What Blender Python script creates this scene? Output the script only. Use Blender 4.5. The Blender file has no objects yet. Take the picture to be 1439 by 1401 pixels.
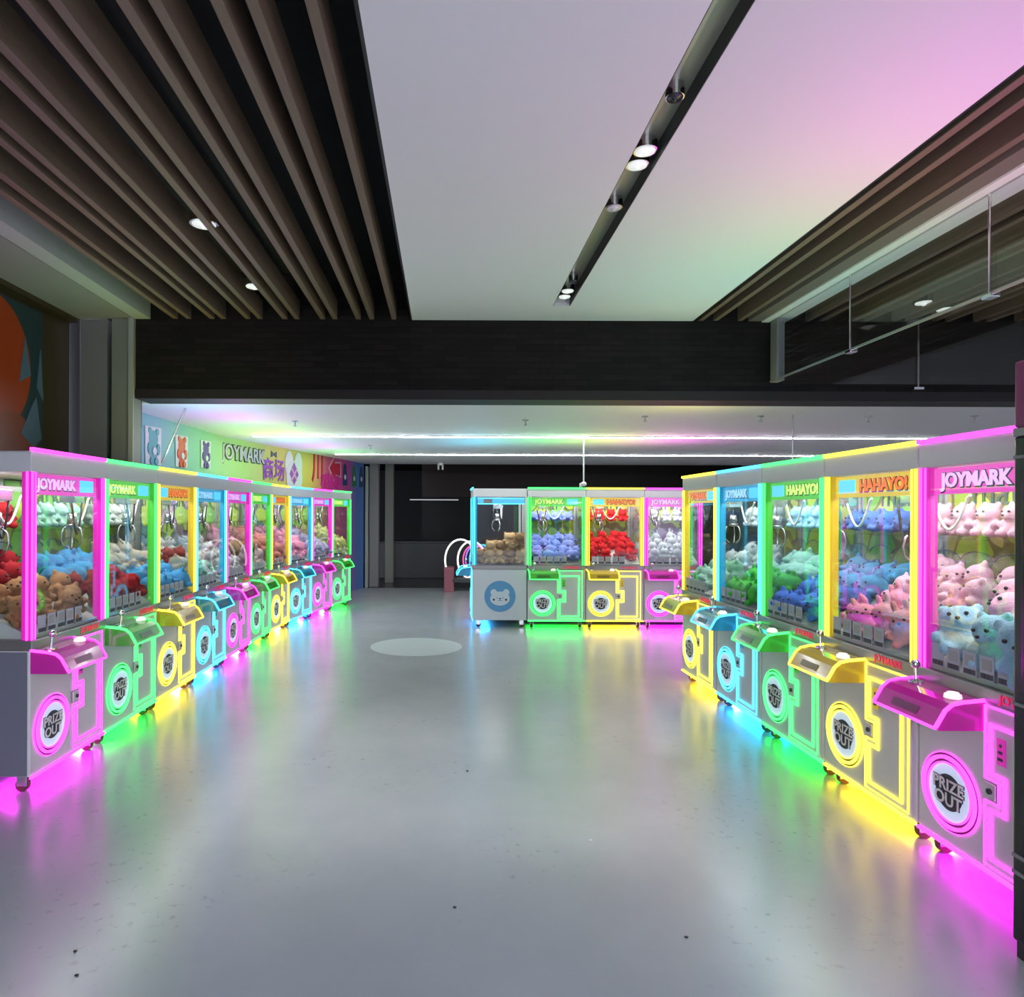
import bpy, bmesh, math, random
from mathutils import Vector, Matrix
random.seed(7)
PI = math.pi
sc = bpy.context.scene
COL = sc.collection

# ---------------------------------------------------------------- camera
CAM_Z = 1.58
cam_d = bpy.data.cameras.new('camera'); cam = bpy.data.objects.new('camera', cam_d); COL.objects.link(cam)
cam.location = (0, 0, CAM_Z)
cam.rotation_euler = (PI/2, math.radians(-0.22), 0)
cam_d.sensor_fit = 'HORIZONTAL'; cam_d.sensor_width = 36
cam_d.lens = 36*962/1439
cam_d.shift_x = (719.5-625)/1439
cam_d.shift_y = 20.0/1439
cam_d.clip_start = 0.05
sc.camera = cam
# ---------------------------------------------------------------- world and exposure
w = bpy.data.worlds.new('world'); sc.world = w; w.use_nodes = True
bgn = w.node_tree.nodes['Background']
bgn.inputs[0].default_value = (0.80, 0.86, 1.0, 1); bgn.inputs[1].default_value = 6.5
sc.view_settings.view_transform = 'Standard'; sc.view_settings.look = 'None'
sc.view_settings.exposure = 0.78; sc.view_settings.gamma = 1.0; sc.view_settings.use_curve_mapping = False
sc.cycles.max_bounces = 7; sc.cycles.transparent_max_bounces = 24
sc.cycles.diffuse_bounces = 3; sc.cycles.glossy_bounces = 3
sc.cycles.sample_clamp_indirect = 3.0
sc.cycles.caustics_reflective = False; sc.cycles.caustics_refractive = False

def area(name, loc, rot, sx, sy, power, color=(1, 1, 1), parent=None):
    l = bpy.data.lights.new(name, 'AREA'); l.shape = 'RECTANGLE'; l.size = sx; l.size_y = sy
    l.energy = power; l.color = color
    o = bpy.data.objects.new(name, l); COL.objects.link(o); o.location = loc; o.rotation_euler = rot
    o.parent = parent
    return o

# ---------------------------------------------------------------- materials
def mat(name, color=(.8, .8, .8), rough=.5, metal=0., emit=None, es=0., spec=None, bump=0, bscale=60, var=0, coat=0):
    m = bpy.data.materials.new(name); m.use_nodes = True
    nt = m.node_tree; p = nt.nodes['Principled BSDF']
    p.inputs['Base Color'].default_value = (*color, 1)
    p.inputs['Roughness'].default_value = rough; p.inputs['Metallic'].default_value = metal
    if spec is not None: p.inputs['Specular IOR Level'].default_value = spec
    if coat: p.inputs['Coat Weight'].default_value = coat; p.inputs['Coat Roughness'].default_value = .08
    if emit: p.inputs['Emission Color'].default_value = (*emit, 1); p.inputs['Emission Strength'].default_value = es
    if bump or var:
        tc = nt.nodes.new('ShaderNodeTexCoord'); n = nt.nodes.new('ShaderNodeTexNoise')
        n.inputs['Scale'].default_value = bscale; n.inputs['Detail'].default_value = 4
        nt.links.new(tc.outputs['Object'], n.inputs['Vector'])
        if bump:
            b = nt.nodes.new('ShaderNodeBump'); b.inputs['Strength'].default_value = bump; b.inputs['Distance'].default_value = .01
            nt.links.new(n.outputs['Fac'], b.inputs['Height']); nt.links.new(b.outputs[0], p.inputs['Normal'])
        if var:
            mx = nt.nodes.new('ShaderNodeMix'); mx.data_type = 'RGBA'
            mx.inputs[6].default_value = (*[c*(1-var) for c in color], 1); mx.inputs[7].default_value = (*[min(1, c*(1+var)) for c in color], 1)
            nt.links.new(n.outputs['Fac'], mx.inputs[0]); nt.links.new(mx.outputs[2], p.inputs['Base Color'])
    return m
def emat(name, color, s):
    m = bpy.data.materials.new(name); m.use_nodes = True; nt = m.node_tree
    nt.nodes.clear(); e = nt.nodes.new('ShaderNodeEmission'); o = nt.nodes.new('ShaderNodeOutputMaterial')
    e.inputs[0].default_value = (*color, 1); e.inputs[1].default_value = s
    nt.links.new(e.outputs[0], o.inputs[0]); return m
def glassmat(name, tint=(.96, .98, .98), k=1.3, rough=.01, ior=1.45):
    m = bpy.data.materials.new(name); m.use_nodes = True; nt = m.node_tree; nt.nodes.clear()
    o = nt.nodes.new('ShaderNodeOutputMaterial'); t = nt.nodes.new('ShaderNodeBsdfTransparent'); g = nt.nodes.new('ShaderNodeBsdfGlossy')
    f = nt.nodes.new('ShaderNodeLayerWeight'); f.inputs[0].default_value = .5
    pw = nt.nodes.new('ShaderNodeMath'); pw.operation = 'POWER'; pw.inputs[1].default_value = 5
    mm = nt.nodes.new('ShaderNodeMath'); mm.operation = 'MULTIPLY_ADD'; mm.inputs[1].default_value = .5*k; mm.inputs[2].default_value = .034*k; mm.use_clamp = True
    t.inputs[0].default_value = (*tint, 1); g.inputs['Roughness'].default_value = rough
    mx = nt.nodes.new('ShaderNodeMixShader')
    nt.links.new(f.outputs[1], pw.inputs[0]); nt.links.new(pw.outputs[0], mm.inputs[0]); nt.links.new(mm.outputs[0], mx.inputs[0])
    nt.links.new(t.outputs[0], mx.inputs[1]); nt.links.new(g.outputs[0], mx.inputs[2]); nt.links.new(mx.outputs[0], o.inputs[0])
    return m

M = {}
M['cab'] = mat('silver_cabinet_paint', (.66, .65, .66), .34, .1, var=.03, bscale=30)
M['cabside'] = mat('side_panel_paint', (.17, .165, .22), .38, .1)
M['cabside_light'] = mat('light_side_panel_paint', (.62, .66, .72), .38, .1)
M['edge'] = mat('dark_seam', (.06, .06, .07), .5)
M['ledge'] = mat('brushed_ledge', (.30, .29, .29), .3, .7)
M['chrome'] = mat('chrome', (.75, .75, .77), .12, 1)
M['rubber'] = mat('caster_rubber', (.10, .03, .03), .5)
M['white'] = mat('white_plastic', (.85, .85, .85), .35)
M['black'] = mat('black_plastic', (.012, .012, .014), .4)
M['glass'] = glassmat('cabinet_glass')
M['logo_dark'] = mat('emblem_dark', (.03, .035, .05), .4)
M['logo_txt'] = mat('emblem_letters', (.85, .83, .80), .4)
M['logo_white'] = mat('emblem_disc', (.75, .85, .92), .4, emit=(.55, .75, 1), es=.25)
M['claw'] = mat('claw_metal', (.55, .55, .57), .25, .9)
M['cable'] = mat('white_cable', (.8, .8, .8), .4)
M['sticker'] = mat('grey_sticker', (.42, .47, .55), .5)
M['stickertxt'] = mat('sticker_print', (.05, .05, .07), .5)
M['display'] = mat('blue_display', (.1, .5, .7), .3, emit=(.10, .55, .80), es=.8)
M['orange'] = mat('orange_letters', (.8, .18, .04), .4)
M['redtxt'] = mat('red_letters', (.7, .03, .08), .4, emit=(.8, .02, .1), es=.3)
M['beige'] = mat('bed_liner', (.55, .55, .52), .6)
M['cloud'] = glassmat('cloud_acrylic', (.80, .87, .92), 2.0, .1)
M['cloudline'] = mat('cloud_edge_print', (.05, .06, .08), .5)

NEON = {'magenta': ((1, .055, .90), (1, .008, .92)), 'green': ((.055, 1, .14), (.006, 1, .05)),
        'yellow': ((1, .84, .06), (1, .66, .01)), 'blue': ((.07, .62, 1), (.015, .36, 1))}
for c, (a, b) in NEON.items():
    M['neon_'+c] = emat(c+'_neon', a, 2.0)
    M['strip_'+c] = emat(c+'_strip', a, 2.0)
TR = {'magenta': (.80, .03, .50), 'green': (.08, .55, .05), 'yellow': (.72, .50, .03), 'blue': (.03, .35, .60)}
for c, v in TR.items():
    M['panel_'+c] = mat(c+'_translucent_panel', tuple(x*.55 for x in v), .15, coat=.5, emit=v, es=.06)
    M['post_'+c] = mat(c+'_post_acrylic', tuple(x*.7 for x in v), .2, emit=v, es=.25)
    M['sign_'+c] = mat(c+'_sign', tuple(min(1, x*1.1+.05) for x in v), .3, emit=tuple(min(1, x*1.2+.05) for x in v), es=.42)
M['signtxt_magenta'] = mat('violet_sign_letters', (.45, .05, .45), .4, emit=(.75, .45, 1), es=.8)
M['signtxt_green'] = mat('lime_sign_letters', (.4, .8, .1), .4, emit=(.55, 1, .2), es=.9)
M['signtxt_yellow'] = mat('orange_sign_letters', (.8, .2, .05), .4, emit=(.9, .18, .05), es=.6)
M['signtxt_blue'] = mat('blue_sign_letters', (.1, .3, .8), .4, emit=(.3, .6, 1), es=.8)

def backmat(name, c1, c2):
    m = mat(name, c1, .5); nt = m.node_tree; p = nt.nodes['Principled BSDF']
    tc = nt.nodes.new('ShaderNodeTexCoord'); n = nt.nodes.new('ShaderNodeTexNoise'); n.inputs['Scale'].default_value = 3.0
    n.inputs['Detail'].default_value = 1
    r = nt.nodes.new('ShaderNodeValToRGB'); r.color_ramp.interpolation = 'CONSTANT'
    r.color_ramp.elements[0].color = (*c1, 1); r.color_ramp.elements[1].color = (*c2, 1); r.color_ramp.elements[1].position = .54
    e = r.color_ramp.elements.new(.50); e.color = (*[x*.35 for x in c1], 1)
    nt.links.new(tc.outputs['Object'], n.inputs['Vector']); nt.links.new(n.outputs['Fac'], r.inputs[0]); nt.links.new(r.outputs[0], p.inputs['Base Color'])
    return m
LIME, CYAN = (.52, .66, .07), (.30, .68, .72)
M['back_green'] = backmat('lime_back_print', LIME, (.25, .6, .08))
M['back_yellow'] = backmat('yellow_back_print', (.70, .60, .16), LIME)
M['back_magenta'] = backmat('pink_back_print', (.72, .32, .55), LIME)
M['back_blue'] = backmat('cyan_back_print', CYAN, LIME)

# ---------------------------------------------------------------- mesh helpers
def box(bm, x0, x1, y0, y1, z0, z1, mi=0, bev=0):
    vs = [bm.verts.new(p) for p in ((x0, y0, z0), (x1, y0, z0), (x1, y1, z0), (x0, y1, z0), (x0, y0, z1), (x1, y0, z1), (x1, y1, z1), (x0, y1, z1))]
    fs = [bm.faces.new([vs[i] for i in q]) for q in ((0, 3, 2, 1), (4, 5, 6, 7), (0, 1, 5, 4), (1, 2, 6, 5), (2, 3, 7, 6), (3, 0, 4, 7))]
    for f in fs: f.material_index = mi
    if bev:
        es = list({e for f in fs for e in f.edges})
        bmesh.ops.bevel(bm, geom=es, offset=bev, segments=2, affect='EDGES', profile=.5)
def cyl(bm, p0, p1, r0, r1=None, seg=16, mi=0):
    if r1 is None: r1 = r0
    p0, p1 = Vector(p0), Vector(p1); d = p1-p0
    q = d.to_track_quat('Z', 'Y').to_matrix().to_4x4()
    mtx = Matrix.Translation((p0+p1)/2) @ q
    r = bmesh.ops.create_cone(bm, cap_ends=True, segments=seg, radius1=r0, radius2=r1, depth=d.length, matrix=mtx)
    for f in {f for v in r['verts'] for f in v.link_faces}: f.material_index = mi
def ball(bm, c, r, s=(1, 1, 1), sub=2, mi=0, rot=None):
    mtx = Matrix.Translation(c) @ (rot.to_matrix().to_4x4() if rot else Matrix()) @ Matrix.Diagonal((*s, 1))
    rr = bmesh.ops.create_icosphere(bm, subdivisions=sub, radius=r, matrix=mtx)
    for f in {f for v in rr['verts'] for f in v.link_faces}: f.material_index = mi
def tube(bm, pts, r, closed=False, seg=8, mi=0):
    pts = [Vector(p) for p in pts]; n = len(pts); rings = []
    for i, p in enumerate(pts):
        a = pts[(i-1) % n] if (closed or i > 0) else p
        b = pts[(i+1) % n] if (closed or i < n-1) else p
        t1 = (p-a).normalized() if (p-a).length > 1e-9 else None
        t2 = (b-p).normalized() if (b-p).length > 1e-9 else None
        if t1 is None: t1 = t2
        if t2 is None: t2 = t1
        t = (t1+t2).normalized() if (t1+t2).length > 1e-6 else t1
        k = 1/max(.4, t.dot(t1))
        up = Vector((0, 0, 1)) if abs(t.z) < .9 else Vector((0, 1, 0))
        if i == 0: u = t.cross(up).normalized()
        else:
            u = rings_u - t*rings_u.dot(t); u.normalize()
        rings_u = u; v = t.cross(u)
        # miter in the bend plane
        bend = (t2-t1)
        ring = []
        for s in range(seg):
            an = 2*PI*s/seg; o = (u*math.cos(an)+v*math.sin(an))*r
            if bend.length > 1e-5:
                bd = bend.normalized(); o = o + bd*o.dot(bd)*(k-1)
            ring.append(bm.verts.new(p+o))
        rings.append(ring)
    m = n if closed else n-1
    for i in range(m):
        A, B = rings[i], rings[(i+1) % n]
        for s in range(seg):
            f = bm.faces.new((A[s], A[(s+1) % seg], B[(s+1) % seg], B[s])); f.material_index = mi; f.smooth = True
    if not closed:
        bm.faces.new(rings[0][::-1]).material_index = mi; bm.faces.new(rings[-1]).material_index = mi
def prism(bm, poly, axis, a, b, mi=0):
    """poly: 2D points; axis 'x': (y,z), 'y': (x,z), 'z': (x,y)"""
    def P(p, t): return {'x': (t, p[0], p[1]), 'y': (p[0], t, p[1]), 'z': (p[0], p[1], t)}[axis]
    A = [bm.verts.new(P(p, a)) for p in poly]; B = [bm.verts.new(P(p, b)) for p in poly]; n = len(poly)
    fs = [bm.faces.new(A), bm.faces.new(B[::-1])] + [bm.faces.new((A[i], B[i], B[(i+1) % n], A[(i+1) % n])) for i in range(n)]
    for f in fs: f.material_index = mi
def disc(bm, cx, cz, r, y0, y1, seg=40, mi=0):
    prism(bm, [(cx+r*math.cos(2*PI*i/seg), cz+r*math.sin(2*PI*i/seg)) for i in range(seg)], 'y', y0, y1, mi)
def annulus(bm, cx, cz, r0, r1, y0, y1, seg=48, mi=0):
    ring = []
    for i in range(seg):
        c, s = math.cos(2*PI*i/seg), math.sin(2*PI*i/seg)
        ring.append([bm.verts.new(p) for p in ((cx+r0*c, y0, cz+r0*s), (cx+r1*c, y0, cz+r1*s), (cx+r1*c, y1, cz+r1*s), (cx+r0*c, y1, cz+r0*s))])
    for i in range(seg):
        A, B = ring[i], ring[(i+1) % seg]
        for k in range(4):
            bm.faces.new((A[k], A[(k+1) % 4], B[(k+1) % 4], B[k])).material_index = mi
def mesh_from(name, bm, mats, smooth=False):
    bmesh.ops.recalc_face_normals(bm, faces=bm.faces)
    me = bpy.data.meshes.new(name); bm.to_mesh(me); bm.free()
    for m in (mats if isinstance(mats, (list, tuple)) else [mats]): me.materials.append(m)
    if smooth:
        for p in me.polygons: p.use_smooth = True
    return me
def obj(name, bm, mats, parent=None, smooth=False, loc=None):
    o = bpy.data.objects.new(name, mesh_from(name, bm, mats, smooth)); COL.objects.link(o); o.parent = parent
    if loc: o.location = loc
    return o
def nb(): return bmesh.new()
def tag(o, label=None, cat=None, group=None, kind=None):
    if label: o['label'] = label
    if cat: o['category'] = cat
    if group: o['group'] = group
    if kind: o['kind'] = kind
    return o
def struct(name, bm, m, parent=None):
    o = obj(name, bm, m, parent); o['kind'] = 'structure'; return o
def empty(name, loc, rz=0, label=None, cat=None, group=None):
    o = bpy.data.objects.new(name, None); COL.objects.link(o); o.location = loc; o.rotation_euler = (0, 0, rz)
    o.empty_display_size = .1
    return tag(o, label, cat, group)
def sbox(name, a, m, parent=None, bev=0):
    b = nb(); box(b, *a, bev=bev); return struct(name, b, m, parent)
def copy_tree(o, parent=None):
    c = o.copy(); COL.objects.link(c); c.parent = parent
    for ch in KIDS.get(o.name, []): copy_tree(ch, c)
    return c
KIDS = {}
def index_kids():
    KIDS.clear()
    for o in bpy.data.objects:
        if o.parent: KIDS.setdefault(o.parent.name, []).append(o)
def textmesh(s, size, extrude=.0015, offset=0, align='CENTER', shear=0, space=1, lines=1):
    c = bpy.data.curves.new('t', 'FONT'); c.body = s; c.size = size; c.extrude = extrude; c.offset = offset
    c.align_x = align; c.align_y = 'CENTER'; c.shear = shear; c.space_character = space; c.resolution_u = 3; c.space_line = lines
    o = bpy.data.objects.new('t', c); COL.objects.link(o)
    dg = bpy.context.evaluated_depsgraph_get(); me = bpy.data.meshes.new_from_object(o.evaluated_get(dg))
    bpy.data.objects.remove(o); bpy.data.curves.remove(c)
    return me
def textobj(name, s, size, m, parent, mtx, **k):
    me = textmesh(s, size, **k); me.transform(mtx); me.materials.clear(); me.materials.append(m); me.name = name
    o = bpy.data.objects.new(name, me); COL.objects.link(o); o.parent = parent; return o
RX = Matrix.Rotation(PI/2, 4, 'X')

# ---------------------------------------------------------------- room shell
BEAM_Y = 6.15
HB = 2.60   # arcade zone ceiling
HC = 3.31   # concourse ceiling
# floor
fm = mat('grey_epoxy_floor', (.33, .35, .38), .2); nt = fm.node_tree; p = nt.nodes['Principled BSDF']
tc = nt.nodes.new('ShaderNodeTexCoord')
n1 = nt.nodes.new('ShaderNodeTexNoise'); n1.inputs['Scale'].default_value = 1.3; n1.inputs['Detail'].default_value = 8; n1.inputs['Roughness'].default_value = .62
n2 = nt.nodes.new('ShaderNodeTexNoise'); n2.inputs['Scale'].default_value = 9; n2.inputs['Detail'].default_value = 8
r1 = nt.nodes.new('ShaderNodeValToRGB')
r1.color_ramp.elements[0].position = .3; r1.color_ramp.elements[0].color = (.295, .315, .345, 1)
r1.color_ramp.elements[1].position = .7; r1.color_ramp.elements[1].color = (.345, .365, .39, 1)
r2 = nt.nodes.new('ShaderNodeMapRange'); r2.inputs['From Min'].default_value = .2; r2.inputs['From Max'].default_value = .8
r2.inputs['To Min'].default_value = .215; r2.inputs['To Max'].default_value = .265
bp = nt.nodes.new('ShaderNodeBump'); bp.inputs['Strength'].default_value = .06; bp.inputs['Distance'].default_value = .01
nt.links.new(tc.outputs['Object'], n1.inputs['Vector']); nt.links.new(tc.outputs['Object'], n2.inputs['Vector'])
nt.links.new(n1.outputs['Fac'], r1.inputs[0])
# scuffed patches
vs = nt.nodes.new('ShaderNodeTexNoise'); vs.inputs['Scale'].default_value = 22; vs.inputs['Detail'].default_value = 10
rs = nt.nodes.new('ShaderNodeValToRGB'); rs.color_ramp.elements[0].position = .60; rs.color_ramp.elements[1].position = .72
mk = nt.nodes.new('ShaderNodeMath'); mk.operation = 'MULTIPLY'
pm = nt.nodes.new('ShaderNodeTexNoise'); pm.inputs['Scale'].default_value = .9
rp = nt.nodes.new('ShaderNodeValToRGB'); rp.color_ramp.elements[0].position = .5; rp.color_ramp.elements[1].position = .62
nt.links.new(tc.outputs['Object'], vs.inputs['Vector']); nt.links.new(tc.outputs['Object'], pm.inputs['Vector'])
nt.links.new(vs.outputs['Fac'], rs.inputs[0]); nt.links.new(pm.outputs['Fac'], rp.inputs[0])
nt.links.new(rs.outputs[0], mk.inputs[0]); nt.links.new(rp.outputs[0], mk.inputs[1])
mxs = nt.nodes.new('ShaderNodeMix'); mxs.data_type = 'RGBA'; mxs.inputs[7].default_value = (.22, .23, .25, 1)
nt.links.new(mk.outputs[0], mxs.inputs[0]); nt.links.new(r1.outputs[0], mxs.inputs[6]); nt.links.new(mxs.outputs[2], p.inputs['Base Color'])
nt.links.new(n2.outputs['Fac'], r2.inputs['Value']); nt.links.new(r2.outputs[0], p.inputs['Roughness'])
nt.links.new(n1.outputs['Fac'], bp.inputs['Height']); nt.links.new(bp.outputs[0], p.inputs['Normal'])
p.inputs['Specular IOR Level'].default_value = .75
sbox('floor', (-8, 9, -12, 14.35, -.1, 0), fm)
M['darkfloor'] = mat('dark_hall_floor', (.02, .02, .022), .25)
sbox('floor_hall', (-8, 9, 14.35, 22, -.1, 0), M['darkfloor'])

M['ceil'] = mat('white_ceiling_paint', (.88, .88, .88), .7)
M['ceil2'] = mat('arcade_ceiling_paint', (.88, .89, .90), .6)
M['void'] = mat('black_ceiling_void', (.006, .006, .007), .9)
M['metal'] = mat('slot_metal', (.46, .45, .36), .35, .4)
M['slotdark'] = mat('slot_dark', (.03, .03, .03), .5)
M['ltgrey'] = mat('light_grey_panel', (.36, .37, .36), .5)
M['greyp'] = mat('grey_panel', (.21, .20, .205), .5)
M['greenp'] = mat('olive_grey_panel', (.22, .225, .20), .5)
M['brownp'] = mat('bronze_panel', (.05, .035, .014), .4, .3)
M['beam2'] = mat('beam_lower_band', (.010, .006, .006), .6)
# white concourse ceiling panel with a recessed slot
SX0, SX1, SY1 = .895, 1.04, 5.72
b = nb()
box(b, -.30, SX0, -3, BEAM_Y, HC, HC+.18); box(b, SX1, 2.22, -3, BEAM_Y, HC, HC+.18); box(b, SX0, SX1, SY1, BEAM_Y, HC, HC+.18)
struct('ceiling_white_panel', b, M['ceil'])
sbox('ceiling_void', (-6, 8, -3, BEAM_Y, HC+.42, HC+.5), M['void'])
b = nb(); box(b, SX0, SX1, -3, SY1, HC+.085, HC+.10); slot = struct('trim_1', b, M['metal'])
b = nb(); box(b, SX1-.004, SX1-.001, -3, SY1, HC+.001, HC+.085); box(b, SX0+.001, SX0+.004, -3, SY1, HC+.001, HC+.085); struct('trim_2', b, M['slotdark'])
sbox('ceiling_arcade', (-8, 9, BEAM_Y+.3, 14.35, HB, HB+.2), M['ceil2'])
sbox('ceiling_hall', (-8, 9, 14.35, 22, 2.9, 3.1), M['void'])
sbox('trim_ceiling_edge', (-8, 9, 14.33, 14.41, HB, 2.9), M['ceil2'])
sbox('ceiling_right', (5.25, 8, -3, BEAM_Y, HC, HC+.18), M['ceil'])
# brick beam
bmt = mat('dark_brick', (.06, .05, .045), .7, spec=.2); nt = bmt.node_tree; p = nt.nodes['Principled BSDF']
tc = nt.nodes.new('ShaderNodeTexCoord'); mp = nt.nodes.new('ShaderNodeMapping'); mp.inputs['Rotation'].default_value = (PI/2, 0, 0)
br = nt.nodes.new('ShaderNodeTexBrick'); br.inputs['Scale'].default_value = 4.2
br.inputs['Color1'].default_value = (.016, .012, .012, 1); br.inputs['Color2'].default_value = (.009, .007, .007, 1); br.inputs['Mortar'].default_value = (.009, .007, .007, 1)
br.inputs['Mortar Size'].default_value = .02; br.inputs['Row Height'].default_value = .22; br.inputs['Brick Width'].default_value = .9
nt.links.new(tc.outputs['Object'], mp.inputs[0]); nt.links.new(mp.outputs[0], br.inputs[0]); nt.links.new(br.outputs[0], p.inputs['Base Color'])
bb = nt.nodes.new('ShaderNodeBump'); bb.inputs['Strength'].default_value = .4; bb.inputs['Distance'].default_value = .01
nt.links.new(br.outputs['Fac'], bb.inputs['Height']); bb.invert = True; nt.links.new(bb.outputs[0], p.inputs['Normal'])
sbox('wall_beam', (-2.78, 8, BEAM_Y, BEAM_Y+.3, 2.68, HC+.5), bmt)
sbox('trim_beam', (-2.78, 8, BEAM_Y-.012, BEAM_Y+.3, 2.595, 2.68), M['beam2'])
# left side: soffit, corner panels, wall
M['soffit'] = mat('soffit_paint', (.26, .27, .26), .55)
M['soffit_edge'] = mat('soffit_edge_paint', (.42, .46, .44), .5)
sbox('ceiling_soffit', (-3.30, -2.80, -3, BEAM_Y, HC-.0, HC+.3), M['soffit'])
sbox('trim_soffit', (-2.792, -2.65, -3, BEAM_Y, HC+.0, HC+.3), M['soffit_edge'])
sbox('trim_wall_top', (-3.38, -3.30, -3, BEAM_Y, HC-.04, HC+.3), M['brownp'])
sbox('wall_left', (-3.55, -3.38, -3, BEAM_Y, 0, HC+.3), M['brownp'])
sbox('wall_corner', (-3.6, -2.80, BEAM_Y+.12, BEAM_Y+.17, 0, HC+.5), M['black'])
def corner_panel(x0, x1, y, m, n):
    sbox(n, (x0, x1, y, BEAM_Y+.12, 0, HC), m, bev=.004)
corner_panel(-3.285, -3.04, BEAM_Y, M['greyp'], 'trim_3')
corner_panel(-2.985, -2.785, BEAM_Y-.03, M['greenp'], 'trim_4')
sbox('trim_5', (-2.825, -2.783, BEAM_Y-.05, BEAM_Y-.03, 0, HC), M['ltgrey'])
sbox('wall_rear_blocker', (-8, 9, -10.1, -10, 0, 3.8), mat('rear_blocker_dark', (.06, .06, .065), .6))  # unseen dark wall, added to keep the bright world out of the glass
# right wall far out
M['wallr'] = mat('pale_wall', (.6, .6, .62), .6)
sbox('wall_right', (8, 8.1, -12, 22, 0, 3.6), M['wallr'])

# mural wall
mm = mat('rainbow_mural', (.5, .7, .3), .5); nt = mm.node_tree; p = nt.nodes['Principled BSDF']
tc = nt.nodes.new('ShaderNodeTexCoord'); sx = nt.nodes.new('ShaderNodeSeparateXYZ'); mr = nt.nodes.new('ShaderNodeMapRange')
mr.inputs['From Min'].default_value = 6.5; mr.inputs['From Max'].default_value = 14.5
cr = nt.nodes.new('ShaderNodeValToRGB'); els = cr.color_ramp.elements
stops = [(0, (.22, .50, .62)), (.13, (.24, .55, .58)), (.26, (.28, .62, .38)), (.40, (.40, .68, .18)), (.55, (.62, .64, .12)), (.68, (.70, .50, .12)), (.76, (.62, .10, .22)), (.87, (.50, .06, .28)), (.93, (.10, .18, .48)), (1, (.08, .22, .55))]
els[0].position = 0; els[0].color = (*stops[0][1], 1); els[1].position = 1; els[1].color = (*stops[-1][1], 1)
for pos, c in stops[1:-1]: e = els.new(pos); e.color = (*c, 1)
nt.links.new(tc.outputs['Object'], sx.inputs[0]); nt.links.new(sx.outputs['Y'], mr.inputs['Value']); nt.links.new(mr.outputs[0], cr.inputs[0]); nt.links.new(cr.outputs[0], p.inputs['Base Color'])
W0, W1, W2 = Vector((-3.16, 6.45)), Vector((-3.0, 9.3)), Vector((-1.70, 14.35))
b = nb(); prism(b, [tuple(W0), tuple(W1), tuple(W2), (-1.9, 14.40), (-3.2, 9.35), (-3.36, 6.45)], 'z', 0, HB); struct('wall_mural', b, mm)

def wall_at(D, z, off=.006):
    a, c = (W0, W1) if D < W1.y else (W1, W2)
    t = (D-a.y)/(c.y-a.y); q = a+(c-a)*t; d = (c-a).normalized(); nrm = Vector((d.y, -d.x))
    q = q+nrm*off
    X = Vector((d.x, d.y, 0)); Z = Vector((0, 0, 1)); N = Vector((nrm.x, nrm.y, 0))
    return Matrix(((X.x, Z.x, N.x, q.x), (X.y, Z.y, N.y, q.y), (X.z, Z.z, N.z, z), (0, 0, 0, 1)))   # local xy on wall
def D_of_px(px):   # wall depth under a pixel column
    for a, c in ((W0, W1), (W1, W2)):
        k = (px-625)/962; d = c-a; t = (k*a.y-a.x)/(d.x-k*d.y)
        if -.05 <= t <= 1.0: return a.y+d.y*t
    return W2.y
def flat(name, polys, mats, mtx, parent=None, th=.004):
    bm = nb()
    for k, (poly, mi) in enumerate(polys): prism(bm, poly, 'z', 0.0, th+.002*k, mi)
    bmesh.ops.transform(bm, matrix=mtx, verts=bm.verts); return obj(name, bm, mats, parent)
def circ(cx, cy, r, n=20, sy=1): return [(cx+r*math.cos(2*PI*i/n), cy+r*sy*math.sin(2*PI*i/n)) for i in range(n)]
def mural_bear(px, py, col, label, h=.30):
    D = D_of_px(px); z = CAM_Z+(721-py)/962*D; s = h/.30
    m1 = mat('decal_'+label.split()[0], col, .5); m2 = mat('decal_white', (.75, .78, .78), .5)
    polys = [([(-.14*s, -.17*s), (.14*s, -.17*s), (.15*s, .17*s), (-.15*s, .16*s)], 1), (circ(0, -.06*s, .075*s, sy=1.1), 0), (circ(0, .06*s, .082*s, sy=.9), 0),
             (circ(-.065*s, .125*s, .03*s), 0), (circ(.065*s, .125*s, .03*s), 0), (circ(-.08*s, -.03*s, .03*s, sy=1.7), 0), (circ(.08*s, -.03*s, .03*s, sy=1.7), 0),
             (circ(-.04*s, -.14*s, .032*s), 0), (circ(.04*s, -.14*s, .032*s), 0), (circ(0, -.05*s, .035*s), 1)]
    o = flat('mural_decal', polys, [m1, m2], wall_at(D, z)); tag(o, label, 'wall decal')
mural_bear(214, 628, (.12, .42, .45), 'teal bear figure painted on the blue end of the mural wall', .36)
mural_bear(254, 636, (.75, .13, .04), 'orange bear figure painted on the mural wall', .33)
mural_bear(288, 640, (.12, .09, .30), 'purple bear figure painted on the mural wall', .31)
def mural_text(px, py, s, size, m, label, cat='wall lettering', sq=1, **k):
    D = D_of_px(px); z = CAM_Z+(721-py)/962*D
    me = textmesh(s, size, extrude=.004, **k); me.transform(wall_at(D, z, .008) @ Matrix.Diagonal((sq, 1, 1, 1))); me.materials.clear(); me.materials.append(m)
    o = bpy.data.objects.new('wall_lettering', me); COL.objects.link(o); return tag(o, label, cat)
M['mt_grey'] = mat('mural_letter_grey', (.55, .57, .50), .5); M['mt_dark'] = mat('mural_dark', (.06, .10, .08), .5)
M['mt_purple'] = mat('mural_purple', (.30, .08, .40), .5); M['mt_red'] = mat('mural_red', (.55, .02, .06), .5); M['mt_pink'] = mat('mural_pink', (.70, .03, .30), .5)
M['mt_navy'] = mat('mural_navy', (.02, .05, .15), .5); M['mt_white'] = mat('mural_white', (.72, .74, .76), .5)
M['mt_green'] = mat('mural_green', (.03, .2, .06), .5)
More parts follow.
